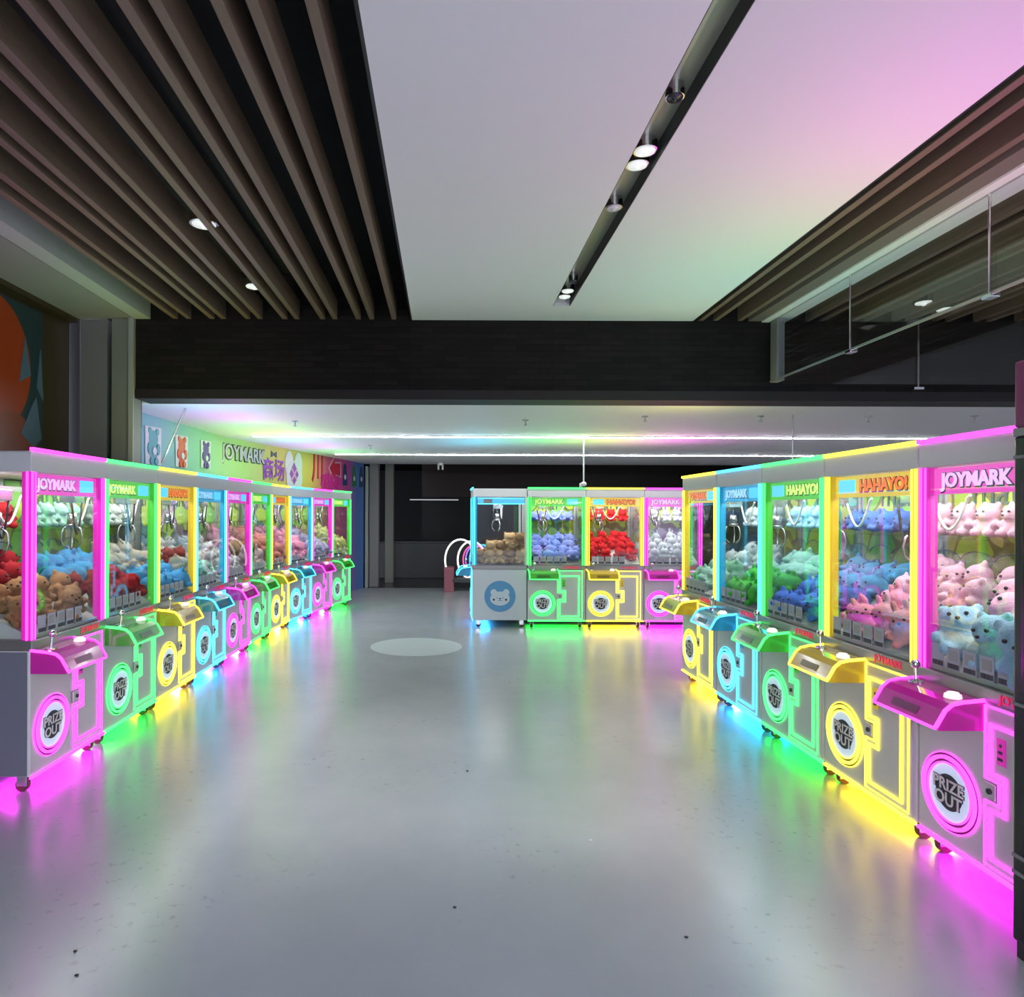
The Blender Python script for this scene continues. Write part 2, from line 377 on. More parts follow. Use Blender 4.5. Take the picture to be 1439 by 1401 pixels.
mural_text(342, 641, 'JOYMARK', .28, M['mt_dark'], 'grey outlined capital lettering on the green part of the mural wall', offset=.018, sq=.92)
o = mural_text(342, 641, 'JOYMARK', .28, M['mt_grey'], 'x', offset=.003, sq=.92)
for k in ('label', 'category'): del o[k]
o.parent = [q for q in COL.objects if q.name == 'wall_lettering'][0]; o.name = 'letter_face'
for v in o.data.vertices: v.co.x += .006
mural_text(384, 664, '商场', .36, M['mt_purple'], 'two purple characters on the yellow part of the mural wall', offset=.006, sq=1.0)
D = D_of_px(384); z = CAM_Z+(721-640)/962*D
o = flat('mural_decal', [([(-.09, -.05), (0, -.015), (.09, -.05), (.09, .05), (0, .015), (-.09, .05)], 0)], [M['mt_dark']], wall_at(D, z)); tag(o, 'small black bow painted above the two purple characters', 'wall decal')
D = D_of_px(412); z = CAM_Z+(721-666)/962*D
o = flat('mural_decal', [(circ(-.16, .14, .14, sy=1.5), 0), (circ(.16, .14, .14, sy=1.5), 0), (circ(.02, -.08, .28), 0), ([(0, .18), (-.16, -.02), (0, -.2), (.16, -.02)], 1), ([(-.10, .06), (-.08, .09), (.11, -.10), (.09, -.13)], 2), ([(.09, .09), (.11, .06), (-.08, -.14), (-.11, -.11)], 2)],
          [M['mt_white'], M['mt_purple'], mat('mural_lilac', (.7, .4, .6), .5)], wall_at(D, z)); tag(o, 'white heart with a purple diamond painted on the mural wall', 'wall decal')
mural_text(446, 659, '川', .62, M['mt_red'], 'three tall red strokes on the red part of the mural wall', offset=.01, sq=.8)
mural_text(464, 682, '抓娃娃', .36, M['mt_pink'], 'pink characters under the arrow on the mural wall', offset=.012, sq=.8)
D = D_of_px(470); z = CAM_Z+(721-660)/962*D
AR = [(-.26, 0), (-.02, .2), (-.02, .1), (.24, .12), (.24, -.12), (-.02, -.1), (-.02, -.2)]
o = flat('wall_arrow', [([(x*1.2, y*1.25) for x, y in AR], 1), (AR, 0)], [M['mt_red'], mat('mural_arrow_edge', (.75, .4, .5), .5)], wall_at(D, z)); tag(o, 'dark red arrow pointing left painted on the mural wall', 'wall decal')
for px, py, m, lb in ((484, 668, 'mt_navy', 'navy figure at the blue end of the mural wall, beside the arrow'), (497, 670, 'mt_green', 'dark green figure at the blue end of the mural wall'), (507, 671, 'mt_navy', 'navy figure nearest the far edge of the mural wall')):
    D = D_of_px(px); z = CAM_Z+(721-py)/962*D
    o = flat('mural_decal', [(circ(0, .14, .07), 0), ([(-.08, .1), (.08, .1), (.12, -.2), (-.1, -.22)], 0), (circ(0, -.05, .05), 1)], [M[m], M['mt_white']], wall_at(D, z)); tag(o, lb, 'wall decal')

# ---------------------------------------------------------------- slats
sm = mat('brown_wood_slat', (.20, .145, .105), .55); nt = sm.node_tree; p = nt.nodes['Principled BSDF']
tc = nt.nodes.new('ShaderNodeTexCoord'); mp = nt.nodes.new('ShaderNodeMapping'); mp.inputs['Scale'].default_value = (40, 1.5, 40)
n = nt.nodes.new('ShaderNodeTexNoise'); n.inputs['Scale'].default_value = 3; n.inputs['Detail'].default_value = 6
r = nt.nodes.new('ShaderNodeValToRGB'); r.color_ramp.elements[0].color = (.14, .095, .066, 1); r.color_ramp.elements[1].color = (.24, .172, .125, 1)
nt.links.new(tc.outputs['Object'], mp.inputs[0]); nt.links.new(mp.outputs[0], n.inputs[0]); nt.links.new(n.outputs['Fac'], r.inputs[0]); nt.links.new(r.outputs[0], p.inputs['Base Color'])
b = nb(); box(b, -.022, .022, -3, BEAM_Y-.01, 0, .17, bev=.003); slat = obj('ceiling_slat', b, sm)
LS = [-.46, -.66, -.78, -.99, -1.10, -1.33, -1.44, -1.66, -1.77, -1.99, -2.09, -2.30, -2.42]
RS = [2.29, 2.42, 2.64, 3.25, 3.37, 3.66, 3.77, 4.02, 4.14, 4.38, 4.50, 4.75, 4.87, 5.12]
for i, x in enumerate(LS+RS):
    o = slat if i == 0 else slat.copy()
    if i: COL.objects.link(o)
    o.location = (x, 0, HC)
    if i < len(LS): tag(o, 'brown wooden ceiling slat in the dark field left of the white ceiling', 'ceiling slat', 'slats over the left row')
    elif i < len(LS)+3: tag(o, 'brown wooden ceiling slat between the white ceiling and the white strip', 'ceiling slat', 'slats beside the white strip')
    else: tag(o, 'brown wooden ceiling slat beyond the white strip, behind the hanging glass', 'ceiling slat', 'slats behind the hanging glass')
sbox('trim_6', (2.72, 2.835, -3, BEAM_Y, HC, HC+.17), mat('wood_edge_board', (.20, .165, .14), .5))
sbox('trim_7', (2.84, 2.905, -3, BEAM_Y, HC-.01, HC+.3), mat('white_strip', (.93, .94, .95), .4))
sbox('trim_8', (2.925, 3.05, -3, BEAM_Y, HC-.01, HC+.3), mat('white_strip_b', (.93, .94, .95), .4))
sbox('ceiling_slat_backing', (2.22, 2.235, -3, BEAM_Y, HC-.0, HC+.42), M['black'])
sbox('trim_panel_edge', (-.315, -.30, -3, BEAM_Y, HC-.0, HC+.42), M['black'])

# ---------------------------------------------------------------- hanging glass
gl = glassmat('hanging_glass', (.94, .95, .95), 1.4, .02)
t = empty('glass_draft_curtain', (2.915, 2.5, HC-.01), 0, 'clear glass draft screen hanging from the white ceiling strip on the right', 'glass screen')
b = nb(); box(b, -.005, .005, -4.5, BEAM_Y-2.5-.02, -.53, 0); obj('pane', b, gl, t)
b = nb(); box(b, -.009, .009, -4.5, BEAM_Y-2.5-.02, -.542, -.528); obj('edge_rail', b, mat('rail', (.45, .45, .44), .3, .6), t)
for D in (4.91, 3.655):
    b = nb(); cyl(b, (-.012, D-2.5, 0), (-.012, D-2.5, -.55), .006, seg=8); r = obj('hanging_rod', b, M['chrome'], t)
    b = nb(); box(b, -.03, .02, D-2.5-.035, D-2.5+.035, -.565, -.54, bev=.004); obj('clamp', b, M['chrome'], r)
t = empty('glass_draft_curtain', (4.1, BEAM_Y-.10, HC-.01), 0, 'clear glass draft screen hanging in front of the dark beam on the right', 'glass screen')
b = nb(); box(b, -1.12, 2.2, -.005, .005, -.57, 0); obj('pane', b, gl, t)
X = (1288-625)/962*6.05-4.1
b = nb(); cyl(b, (X, -.012, -.01), (X, -.012, -.60), .007, seg=8); r = obj('hanging_rod', b, M['chrome'], t)
b = nb(); box(b, X-.045, X+.045, -.03, .02, -.62, -.595, bev=.004); obj('clamp', b, M['chrome'], r)
b = nb(); box(b, -1.20, -1.13, -.06, .06, -.55, 0, bev=.004); obj('corner_bracket', b, M['greyp'], t)

# ---------------------------------------------------------------- ceiling fittings
def downlight(x, y, z, r, label, group=None, drop=0, face=None, name='downlight'):
    t = empty(name, (x, y, z), 0, label, 'ceiling light', group)
    b = nb(); cyl(b, (0, 0, .05-drop), (0, 0, -.004-drop), r, r, 24); obj('housing', b, M['chrome'], t)
    b = nb(); cyl(b, (0, 0, -.004-drop), (0, 0, -.010-drop), r*.86, r*.80, 24); ball(b, (0, 0, -.008-drop), r*.30, sub=2)
    obj('lens', b, face or M['lens'], t, True); return t
M['lens'] = mat('lamp_lens', (.9, .92, .9), .1, emit=(.9, .95, .9), es=.35)
M['lensdark'] = mat('lamp_eye', (.05, .05, .06), .2)
def on_ceil(px, py, z): D = (z-CAM_Z)*962/(721-py); return (px-625)/962*D, D
zc = HC+.085
for px, py, r, lb, f in ((901, 212, .058, 'round silver downlight in the ceiling slot, nearer of the bright pair', None), (889, 232, .058, 'round silver downlight in the ceiling slot, farther of the bright pair', None),
                      (858, 292, .050, 'round silver downlight in the ceiling slot just beyond the bright pair', 'white'), (942, 137, .040, 'dark eye fitting in the ceiling slot nearest the viewer', 'lensdark'),
                      (805, 395, .035, 'small silver fitting before the end pair in the ceiling slot', 'lensdark'), (796, 409, .055, 'round silver downlight at the far end of the slot, nearer one', None), (791, 417, .055, 'round silver downlight at the very far end of the slot', None)):
    x, y = on_ceil(px, py, HC+.03); downlight((SX0+SX1)/2, y, zc-.05, r, lb, face=M[f] if f else None)
for px, py, lb in ((285, 323, 'round downlight between the left slats, nearer one'), (356, 409, 'round downlight between the left slats, farther one'), (1297, 428, 'round downlight between the right slats, beside the hanging glass'), (1327, 437, 'round downlight between the right slats, nearest the dark beam')):
    x, y = on_ceil(px, py, HC); downlight(x, y, HC+.03, .085 if py < 400 else .075, lb)
# arcade ceiling sprinklers
for px, py in ((414, 593), (738, 590), (906, 584), (1068, 583), (1220, 583), (1369, 582), (520, 626)):
    x, y = on_ceil(px, py, HB)
    b = nb(); cyl(b, (0, 0, 0), (0, 0, -.01), .035, seg=16); cyl(b, (0, 0, 0), (0, 0, -.055), .009, seg=8); cyl(b, (0, 0, -.055), (0, 0, -.06), .02, seg=12)
    o = obj('sprinkler', b, M['claw'], loc=(x, y, HB)); tag(o, 'small metal sprinkler head on the arcade ceiling', 'sprinkler', 'sprinklers on the arcade ceiling')
# linear lights
M['linelight'] = emat('linear_light', (.95, .97, 1), 42)
for i, (D, x0, x1, lb) in enumerate(((9.1, -2.55, 6.5, 'long thin white light line on the arcade ceiling, nearer one'), (11.9, -1.9, 6.5, 'long thin white light line on the arcade ceiling, farther one'))):
    t = empty('linear_light', (0, D, HB), 0, lb, 'ceiling light')
    b = nb(); box(b, x0, x1, -.028, .028, -.012, 0); obj('housing', b, M['white'], t)
    b = nb(); box(b, x0, x1, -.015, .015, -.018, -.012); obj('diffuser', b, M['linelight'], t)
# hanging rods and small devices
x, y = (820-625)/962*9.1, 9.1
t = empty('ceiling_camera', (x, y, HB), 0, 'small white device on a thin rod hanging above the back row', 'camera')
b = nb(); cyl(b, (0, 0, 0), (0, 0, -.60), .010, seg=8); obj('rod', b, M['white'], t)
b = nb(); ball(b, (0, 0, -.63), .04, (1, 1, .8)); box(b, -.05, -.02, -.03, .03, -.68, -.62, bev=.005); obj('device', b, M['white'], t, True)
t = empty('ceiling_camera', (-.09, 14.0, HB), 0, 'small white device at the far edge of the arcade ceiling', 'camera')
b = nb(); cyl(b, (0, 0, 0), (0, 0, -.05), .05, seg=12); box(b, -.06, -.025, -.04, .04, -.14, -.03, bev=.005); box(b, .025, .06, -.04, .04, -.14, -.03, bev=.005); obj('device', b, M['white'], t)
b = nb(); cyl(b, (3.58, 7.05, HB), (3.58, 7.05, 1.9), .007, seg=8); tag(obj('hanging_rod', b, M['claw']), 'thin rod hanging from the arcade ceiling behind the right row', 'rod')
b = nb(); cyl(b, (-2.56, 6.75, HB), (-2.79, 6.75, 2.06), .011, seg=8); tag(obj('leaning_pole', b, M['claw']), 'thin grey pole slanting down from the arcade ceiling by the mural', 'rod')

# ---------------------------------------------------------------- poster on the left wall
t = empty('wall_poster', (-3.375, 4.6, 2.3), 0, 'large dark teal poster with an orange shape on the left wall', 'poster')
def pyz(name, poly, m, x, parent=t):
    b = nb(); prism(b, poly, 'x', 0, x); return obj(name, b, m, parent)
M['pteal'] = mat('poster_teal', (.012, .035, .045), .3)
b = nb(); box(b, 0, .01, -2.2, 1.12, -1.1, .93); obj('backing', b, M['pteal'], t)
pyz('orange_shape', circ(.45, .40, .50, 36, 1.05), mat('poster_orange', (.30, .035, .004), .35), .014)
pyz('orange_shape', circ(.70, -.22, .34, 28, .8), mat('poster_orange_low', (.22, .035, .006), .35), .016)
MB_ = mat('poster_blue', (.07, .12, .20), .35)
for poly in ([(.80, .30), (.87, .68), (.95, .38)], [(.82, -.10), (1.02, .22), (1.10, -.12), (.98, -.2)], [(1.03, .3), (1.08, .62), (1.12, .2)], [(.30, -.6), (.60, -.32), (.75, -.65)]):
    pyz('blue_shard', poly, MB_, .018)
textobj('lettering', '7分甜', .15, mat('poster_text', (.45, .42, .36), .4), t, Matrix.Translation((.020, .90, -.48+.06)) @ Matrix.Rotation(PI/2, 4, 'Z') @ RX, extrude=.002, offset=.002)

# ---------------------------------------------------------------- claw machine builder
FY = -.37          # front plane
DOOR_IN = [(.045, .712), (.045, .51), (.118, .51), (.118, .36), (.045, .36), (.045, .16), (.305, .16), (.305, .712)]
DOOR_OUT = [(.015, .785), (.015, .485), (.088, .485), (.088, .39), (.015, .39), (.015, .125), (.352, .125), (.352, .785)]
def machine(color, variant, side_light=False, side_glass=True):
    N, S = M['neon_'+color], M['strip_'+color]
    t = empty('claw_machine', (0, 0, 0))
    # lower body
    b = nb(); box(b, -.398, .398, FY, .37, .10, .80, bev=.006); body = obj('cabinet', b, M['cab'], t)
    sm_ = M['cabside_light'] if side_light else M['cabside']
    for s in (-1, 1):
        b = nb(); x0, x1 = (.398, .401) if s > 0 else (-.401, -.398); box(b, x0, x1, FY+.015, .36, .105, .795); obj('side_panel', b, sm_, t)
    b = nb(); box(b, -.40, .40, FY-.012, .372, .80, .86, bev=.006); obj('ledge', b, M['ledge'], t)
    textobj('ledge_lettering', 'JOYMARK', .05, M['redtxt'], t, Matrix.Translation((.20, FY-.014, .83)) @ RX, extrude=.001, offset=.001)
    # base light strip and underglow
    b = nb(); box(b, -.397, .397, FY-.012, FY+.004, .088, .100); obj('base_light', b, S, t)
    ug = area('underglow', (0, FY+.13, .085), (math.radians(-20), 0, 0), .78, .24, UG[color], NEON[color][1], t)
    # roof and header
    b = nb(); box(b, -.40, .40, FY-.005, .37, 1.80, 1.915, bev=.004); obj('roof', b, M['cab'], t)
    b = nb(); box(b, -.402, .402, FY-.016, FY+.004, 1.915, 1.935); obj('top_light', b, S, t)
    area('top_glow', (0, FY+.03, 1.94), (PI, 0, 0),   .76, .04, 2.5, NEON[color][0], t)
    # corner posts
    for s in (-1, 1):
        b = nb(); box(b, min(s*.398, s*.348), max(s*.398, s*.348), FY, FY+.05, .86, 1.80); pp = obj('post', b, M['post_'+color], t)
        b = nb(); box(b, s*.388-.006, s*.388+.006, FY-.008, FY+.004, .862, 1.798); box(b, s*.358-.004, s*.358+.004, FY-.006, FY+.004, .862, 1.798)
        box(b, s*.401-.003, s*.401+.003, FY+.012, FY+.024, .862, 1.798); obj('post_light', b, N, pp)
        b = nb(); box(b, min(s*.398, s*.368), max(s*.398, s*.368), .34, .37, .86, 1.80); obj('rear_post', b, M['cab'], t)
    # glass
    b = nb(); box(b, -.348, .348, FY+.008, FY+.014, .86, 1.80); obj('front_glass', b, M['glass'], t)
    for s in (-1, 1):
        b = nb(); box(b, s*.392-.003, s*.392+.003, FY+.05, .34, .86, 1.80); obj('side_glass', b, M['glass'], t)
    # sign
    b = nb(); box(b, -.345, .345, FY+.030, FY+.045, 1.675, 1.795, bev=.003); sg = obj('sign', b, M['sign_'+color], t)
    tx, dx = (-.10, .22) if variant == 'joy' else (.085, -.225)
    textobj('sign_lettering', 'JOYMARK' if variant == 'joy' else 'HAHAYO!', .088, M['signtxt_'+color], sg, Matrix.Translation((tx, FY+.027, 1.735)) @ RX, extrude=.002, offset=.003)
    textobj('lettering_outline', 'JOYMARK' if variant == 'joy' else 'HAHAYO!', .088, M['cloudline'], sg, Matrix.Translation((tx+.002, FY+.030, 1.733)) @ RX, extrude=.001, offset=.008)
    b = nb(); box(b, dx-.075, dx+.075, FY+.020, FY+.030, 1.70, 1.775, bev=.003); obj('display', b, M['display'], sg)
    if side_light:
        b = nb(); box(b, .372, .386, FY+.06, .335, 1.70, 1.79); obj('side_sign', b, M['sign_'+color], t)
        b = nb(); box(b, .386, .389, FY+.06, .335, 1.775, 1.785); box(b, .386, .389, FY+.06, .335, 1.70, 1.71); obj('side_sign_light', b, N, t)
        b = nb(); box(b, .386, .389, FY+.14, FY+.26, 1.71, 1.775); obj('side_display', b, M['ledge'], t)
    # interior: back print, bed, shelf, cloud board, light
    if not side_light:
        b = nb(); box(b, -.365, .365, .335, .345, .86, 1.79); obj('back_panel', b, M['back_'+color], t)
        textobj('back_lettering', 'mark', .22, M['mt_dark'], t, Matrix.Translation((.05, .331, 1.70)) @ RX, extrude=.001)
        b = nb(); box(b, -.36, .36, .13, .333, 1.445, 1.46); obj('shelf', b, M['glass'], t)
        pts = [(-.345, 1.20)]
        for i in range(37):
            u = i/36; pts.append((-.345+.69*u, 1.335+.045*abs(math.sin(u*PI*3))**.6))
        pts.append((.345, 1.20))
        b = nb(); prism(b, pts, 'y', .225, .229); cb = obj('cloud_board', b, M['cloud'], t)
        b = nb(); tube(b, [(x, .224, z) for x, z in pts[1:-1]], .0035, seg=6); obj('cloud_outline', b, M['cloudline'], cb)
    b = nb()
    if side_light: box(b, -.362, .362, FY+.02, .33, .861, .87)
    else: prism(b, [(FY+.02, .861), (.33, .861), (.33, 1.16), (.24, 1.16), (-.33, .885), (FY+.02, .88)], 'x', -.362, .362); obj('prize_bed', b, M['beige'] if not side_light else M['edge'], t)
    il = area('cabinet_lamp', (0, -.05, 1.785), (0, 0, 0), .6, .45, 5.5, (1, .98, .95), t)
    # claw
    cx, cy = (-.14, .0)
    b = nb(); box(b, -.36, .36, cy-.015, cy+.015, 1.70, 1.73); box(b, cx-.06, cx+.06, cy-.06, cy+.06, 1.64, 1.71, bev=.006); g = obj('gantry', b, M['claw'], t)
    b = nb(); cyl(b, (cx, cy, 1.64), (cx, cy, 1.56), .004, seg=6); cyl(b, (cx, cy, 1.57), (cx, cy, 1.49), .028, .034, 14); cyl(b, (cx, cy, 1.49), (cx, cy, 1.465), .045, .03, 14)
    for k in range(3):
        a = k*2*PI/3+.5; c_, s_ = math.cos(a), math.sin(a)
        tube(b, [(cx+c_*q, cy+s_*q, z_) for q, z_ in ((.03, 1.48), (.062, 1.455), (.078, 1.40), (.068, 1.35), (.030, 1.315))], .006, seg=6)
    obj('claw', b, M['claw'], g, True)
    b = nb(); tube(b, [(cx+.05+.27*u, cy+.05, 1.66-.17*math.sin(PI*min(1, u*1.05))+.02*u) for u in [i/14 for i in range(15)]], .007, seg=7); obj('cable', b, M['cable'], g)
    b = nb(); tube(b, [(cx-.09+.13*u, cy-.05, 1.64-.22*math.sin(PI*u)) for u in [i/12 for i in range(13)]], .007, seg=7); obj('hose', b, M['black'], g)
    # glass stickers
    for k in range(5):
        x0 = -.32+k*.095; b = nb(); box(b, x0, x0+.075, FY+.005, FY+.0078, .885, .985)
        st = obj('glass_sticker', b, M['sticker'], t); b = nb()
        if k: box(b, x0+.012, x0+.063, FY+.0035, FY+.005, .925, .972); obj('sticker_picture', b, M['ltgrey'], st); b = nb()
        for q in range(3): box(b, x0+.006+q*.0225, x0+.0262+q*.0225, FY+.003, FY+.005, .890, .912)
        box(b, x0+.004, x0+.071, FY+.0045, FY+.005, .899, .902); obj('sticker_print', b, M['stickertxt'], st)
    # door
    b = nb(); prism(b, [(.0, .795), (.0, .475), (.075, .475), (.075, .40), (.0, .40), (.0, .112), (.366, .112), (.366, .795)][::-1], 'y', FY-.008, FY); dr = obj('door', b, M['cab'], t)
    b = nb(); tube(b, [(x, FY-.012, z) for x, z in DOOR_IN], .0085, True, 8); tube(b, [(x, FY-.011, z) for x, z in DOOR_OUT], .0045, True, 8); obj('door_light', b, N, dr)
    b = nb(); box(b, .01, .07, FY-.014, FY-.006, .405, .47, bev=.003); lk = obj('lock_plate', b, M['cab'], dr)
    b = nb(); cyl(b, (.045, FY-.014, .437), (.045, FY-.022, .437), .012, seg=14); obj('lock', b, M['logo_dark'], lk)
    b = nb(); box(b, .075, .12, FY-.012, FY-.008, .56, .67, bev=.002); pl = obj('coin_plate', b, M['post_'+color], dr)
    b = nb()
    for q in range(3): box(b, .083+.004*q, .108-.003*q, FY-.014, FY-.012, .58+.028*q, .592+.028*q)
    obj('plate_print', b, M['logo_dark'], pl)
    # ring and emblem
    cx, cz = -.194, .335
    b = nb(); annulus(b, cx, cz, .146, .161, FY-.014, FY); annulus(b, cx, cz, .172, .176, FY-.008, FY); obj('ring_light', b, N, t)
    b = nb(); annulus(b, cx, cz, .127, .133, FY-.012, FY); obj('inner_ring_light', b, N, t)
    b = nb(); annulus(b, cx, cz, .1625, .1705, FY-.006, FY); annulus(b, cx, cz, .1345, .1445, FY-.006, FY); obj('ring_seam', b, M['seam_'+color], t)
    b = nb(); disc(b, cx, cz, .126, FY-.006, FY); em = obj('emblem', b, M['logo_white'], t)
    b = nb(); disc(b, cx, cz, .080, FY-.008, FY-.005); disc(b, cx, cz+.055, .02, FY-.009, FY-.005); obj('emblem_center', b, M['logo_dark'], em)
    for tx, zz, sz in (('PRIZE', .029, .074), ('OUT', -.035, .078)):
        textobj('emblem_outline', tx, sz, M['logo_dark'], em, Matrix.Translation((cx, FY-.0095, cz+zz)) @ RX, extrude=.001, offset=.0045)
        textobj('emblem_lettering', tx, sz, M['logo_txt'], em, Matrix.Translation((cx, FY-.012, cz+zz)) @ RX, extrude=.001, offset=.0015)
    # control panel
    prof = [(FY, .805), (FY-.10, .795), (FY-.145, .785), (FY-.175, .760), (FY-.215, .690), (FY-.200, .675), (FY, .675)]
    b = nb(); prism(b, prof, 'x', -.395, .010); cp = obj('control_panel', b, M['panel_'+color], t)
    b = nb()
    for x_ in (-.396, .011):
        tube(b, [(x_, y_, z_+.0) for y_, z_ in prof[:5]], .0085, seg=8)
    tube(b, [(-.396, prof[4][0]-.002, prof[4][1]-.004), (.011, prof[4][0]-.002, prof[4][1]-.004)], .0065, seg=8); obj('panel_light', b, N, cp)
    b = nb(); ya, za = prof[3]; yb, zb = prof[4]
    for k in range(1):
        v = [(-.29, ya+(yb-ya)*.3-.003, za+(zb-za)*.3+.002), (-.12, ya+(yb-ya)*.3-.003, za+(zb-za)*.3+.002), (-.12, ya+(yb-ya)*.75-.003, za+(zb-za)*.75+.002), (-.29, ya+(yb-ya)*.75-.003, za+(zb-za)*.75+.002)]
        vv = [b.verts.new(q) for q in v]; f = b.faces.new(vv); r_ = bmesh.ops.extrude_face_region(b, geom=[f]); bmesh.ops.translate(b, verts=[q for q in r_['geom'] if isinstance(q, bmesh.types.BMVert)], vec=(0, .003, -.001))
    obj('panel_plate', b, M['plate_'+color], cp)
    b = nb(); cyl(b, (-.32, FY-.07, .798), (-.32, FY-.07, .806), .03, seg=18); cyl(b, (-.32, FY-.07, .80), (-.315, FY-.075, .87), .006, seg=8); obj('joystick', b, M['chrome'], cp)
    b = nb(); ball(b, (-.314, FY-.076, .885), .021); obj('joystick_knob', b, M['chrome'], cp, True)
    b = nb(); cyl(b, (-.06, FY-.09, .796), (-.06, FY-.09, .812), .034, .031, 22); cyl(b, (-.06, FY-.09, .812), (-.06, FY-.09, .820), .024, .022, 22); obj('push_button', b, M['btn'], cp)
    # casters
    for sx_ in (-1, 1):
        for sy_ in (-1, 1):
            X_, Y_ = sx_*.335, sy_*.30
            b = nb(); box(b, X_-.03, X_+.03, Y_-.03, Y_+.03, .094, .100); box(b, X_-.024, X_-.018, Y_-.025, Y_+.03, .035, .096); box(b, X_+.018, X_+.024, Y_-.025, Y_+.03, .035, .096)
            c = obj('caster', b, M['chrome'], t)
            b = nb(); cyl(b, (X_-.015, Y_+.008, .036), (X_+.015, Y_+.008, .036), .036, seg=20); obj('wheel', b, M['rubber'], c)
    if side_light:   # round bear-head emblem on the side panel
        b = nb(); prism(b, circ(0, .43, .215, 40), 'x', .401, .405); e = obj('side_emblem', b, mat('emblem_blue', (.10, .32, .60), .4), t)
        b = nb(); prism(b, circ(0, .40, .135, 30, .72), 'x', .405, .408); prism(b, circ(-.085, .485, .045, 20), 'x', .405, .407); prism(b, circ(.085, .485, .045, 20), 'x', .405, .407)
        obj('bear_head', b, mat('emblem_bear', (.62, .72, .82), .4), e)
        b = nb()
        prism(b, circ(-.085, .385, .016, 14), 'x', .408, .410); prism(b, circ(.085, .385, .016, 14), 'x', .408, .410); prism(b, circ(0, .40, .014, 14, .7), 'x', .408, .410)
        box(b, .408, .410, -.05, -.03, .405, .412); box(b, .408, .410, .03, .05, .405, .412); box(b, .408, .410, -.03, .03, .372, .378)
        obj('bear_face', b, M['logo_dark'], e)
    return t
UG = {'magenta': 5.2, 'green': 3.2, 'yellow': 3.4, 'blue': 4.4}
M['btn'] = mat('white_push_button', (.85, .85, .8), .3, emit=(1, 1, .9), es=.35)
for c, v in TR.items(): M['seam_'+c] = mat(c+'_seam', tuple(x*.12 for x in v), .5)
for c, v in TR.items(): M['plate_'+c] = mat(c+'_plate', tuple(x*.25 for x in v), .3)

PROTO = {}
def place_machine(color, variant, x, y, rz, label, group):
    key = (color, variant)
    if key not in PROTO:
        t = machine(color, variant); PROTO[key] = t; index_kids()
    else:
        t = copy_tree(PROTO[key])
    t.location = (x, y, 0); t.rotation_euler = (0, 0, rz); tag(t, label, 'claw machine', group)
    return t

# ---------------------------------------------------------------- plush toys
def plush_base(kind):
    b = nb()
    if kind == 'bear':
        ball(b, (0, 0, .055), .062, (1.05, .9, .9), 3); ball(b, (0, -.012, .125), .058, (1.12, .95, .95), 3)
        for s in (-1, 1):
            ball(b, (s*.046, 0, .172), .020, (1, .6, 1)); ball(b, (s*.066, -.03, .07), .024, (.9, 1.3, .9)); ball(b, (s*.042, -.052, .026), .027, (.9, 1.2, .9))
        ball(b, (0, -.062, .112), .022, (1.3, .7, .9))
    elif kind == 'bunny':
        ball(b, (0, 0, .052), .062, (1.0, .95, .85), 3); ball(b, (0, -.01, .118), .055, (1.1, .95, .95), 3)
        for s in (-1, 1):
            ball(b, (s*.026, .005, .185), .018, (1, .7, 2.0)); ball(b, (s*.062, -.03, .06), .022, (.9, 1.3, .9)); ball(b, (s*.04, -.055, .022), .025, (.9, 1.3, .8))
        ball(b, (0, .065, .04), .022)
    else:   # round chubby animal lying down
        ball(b, (0, 0, .072), .082, (1.15, 1.0, .85), 3)
        for s in (-1, 1):
            ball(b, (s*.055, -.01, .142), .022, (1, .6, 1)); ball(b, (s*.055, -.075, .03), .024, (1, 1.2, .8)); ball(b, (s*.088, .0, .05), .02, (.8, 1.2, .8))
        ball(b, (0, -.078, .06), .024, (1.3, .6, .9))
    o = obj('tmp', b, M['white'])
    md = o.modifiers.new('r', 'REMESH'); md.mode = 'VOXEL'; md.voxel_size = .0085
    md2 = o.modifiers.new('s', 'SMOOTH'); md2.iterations = 3; md2.factor = .5
    dg = bpy.context.evaluated_depsgraph_get(); me = bpy.data.meshes.new_from_object(o.evaluated_get(dg))
    bpy.data.objects.remove(o)
    for p_ in me.polygons: p_.use_smooth = True
    return me
BASE = {k: plush_base(k) for k in ('bear', 'bunny', 'round_animal')}
FACE = {'bear': [(-.023, -.064, .137), (.023, -.064, .137), (0, -.078, .118)], 'bunny': [(-.022, -.058, .128), (.022, -.058, .128), (0, -.064, .112)], 'round_animal': [(-.032, -.076, .092), (.032, -.076, .092), (0, -.093, .068)]}
b = nb(); ball(b, (0, 0, 0), .0065); EYE = mesh_from('eye', b, M['black'], True)
PL = {}
def plush(kind, cname, color, detail):
    k = (kind, cname)
    if k not in PL:
        me = BASE[kind].copy(); me.materials.clear(); me.materials.append(mat(cname+'_plush', color, .95, bump=.55, bscale=110, var=.12, spec=.15)); PL[k] = me
    o = bpy.data.objects.new('plush_'+kind, PL[k]); COL.objects.link(o)
    if detail:
        for i, f in enumerate(FACE[kind]):
            e = bpy.data.objects.new('eye' if i < 2 else 'nose', EYE); COL.objects.link(e); e.parent = o; e.location = f
            if i == 2: e.scale = (1.2, .8, .9)
    return o
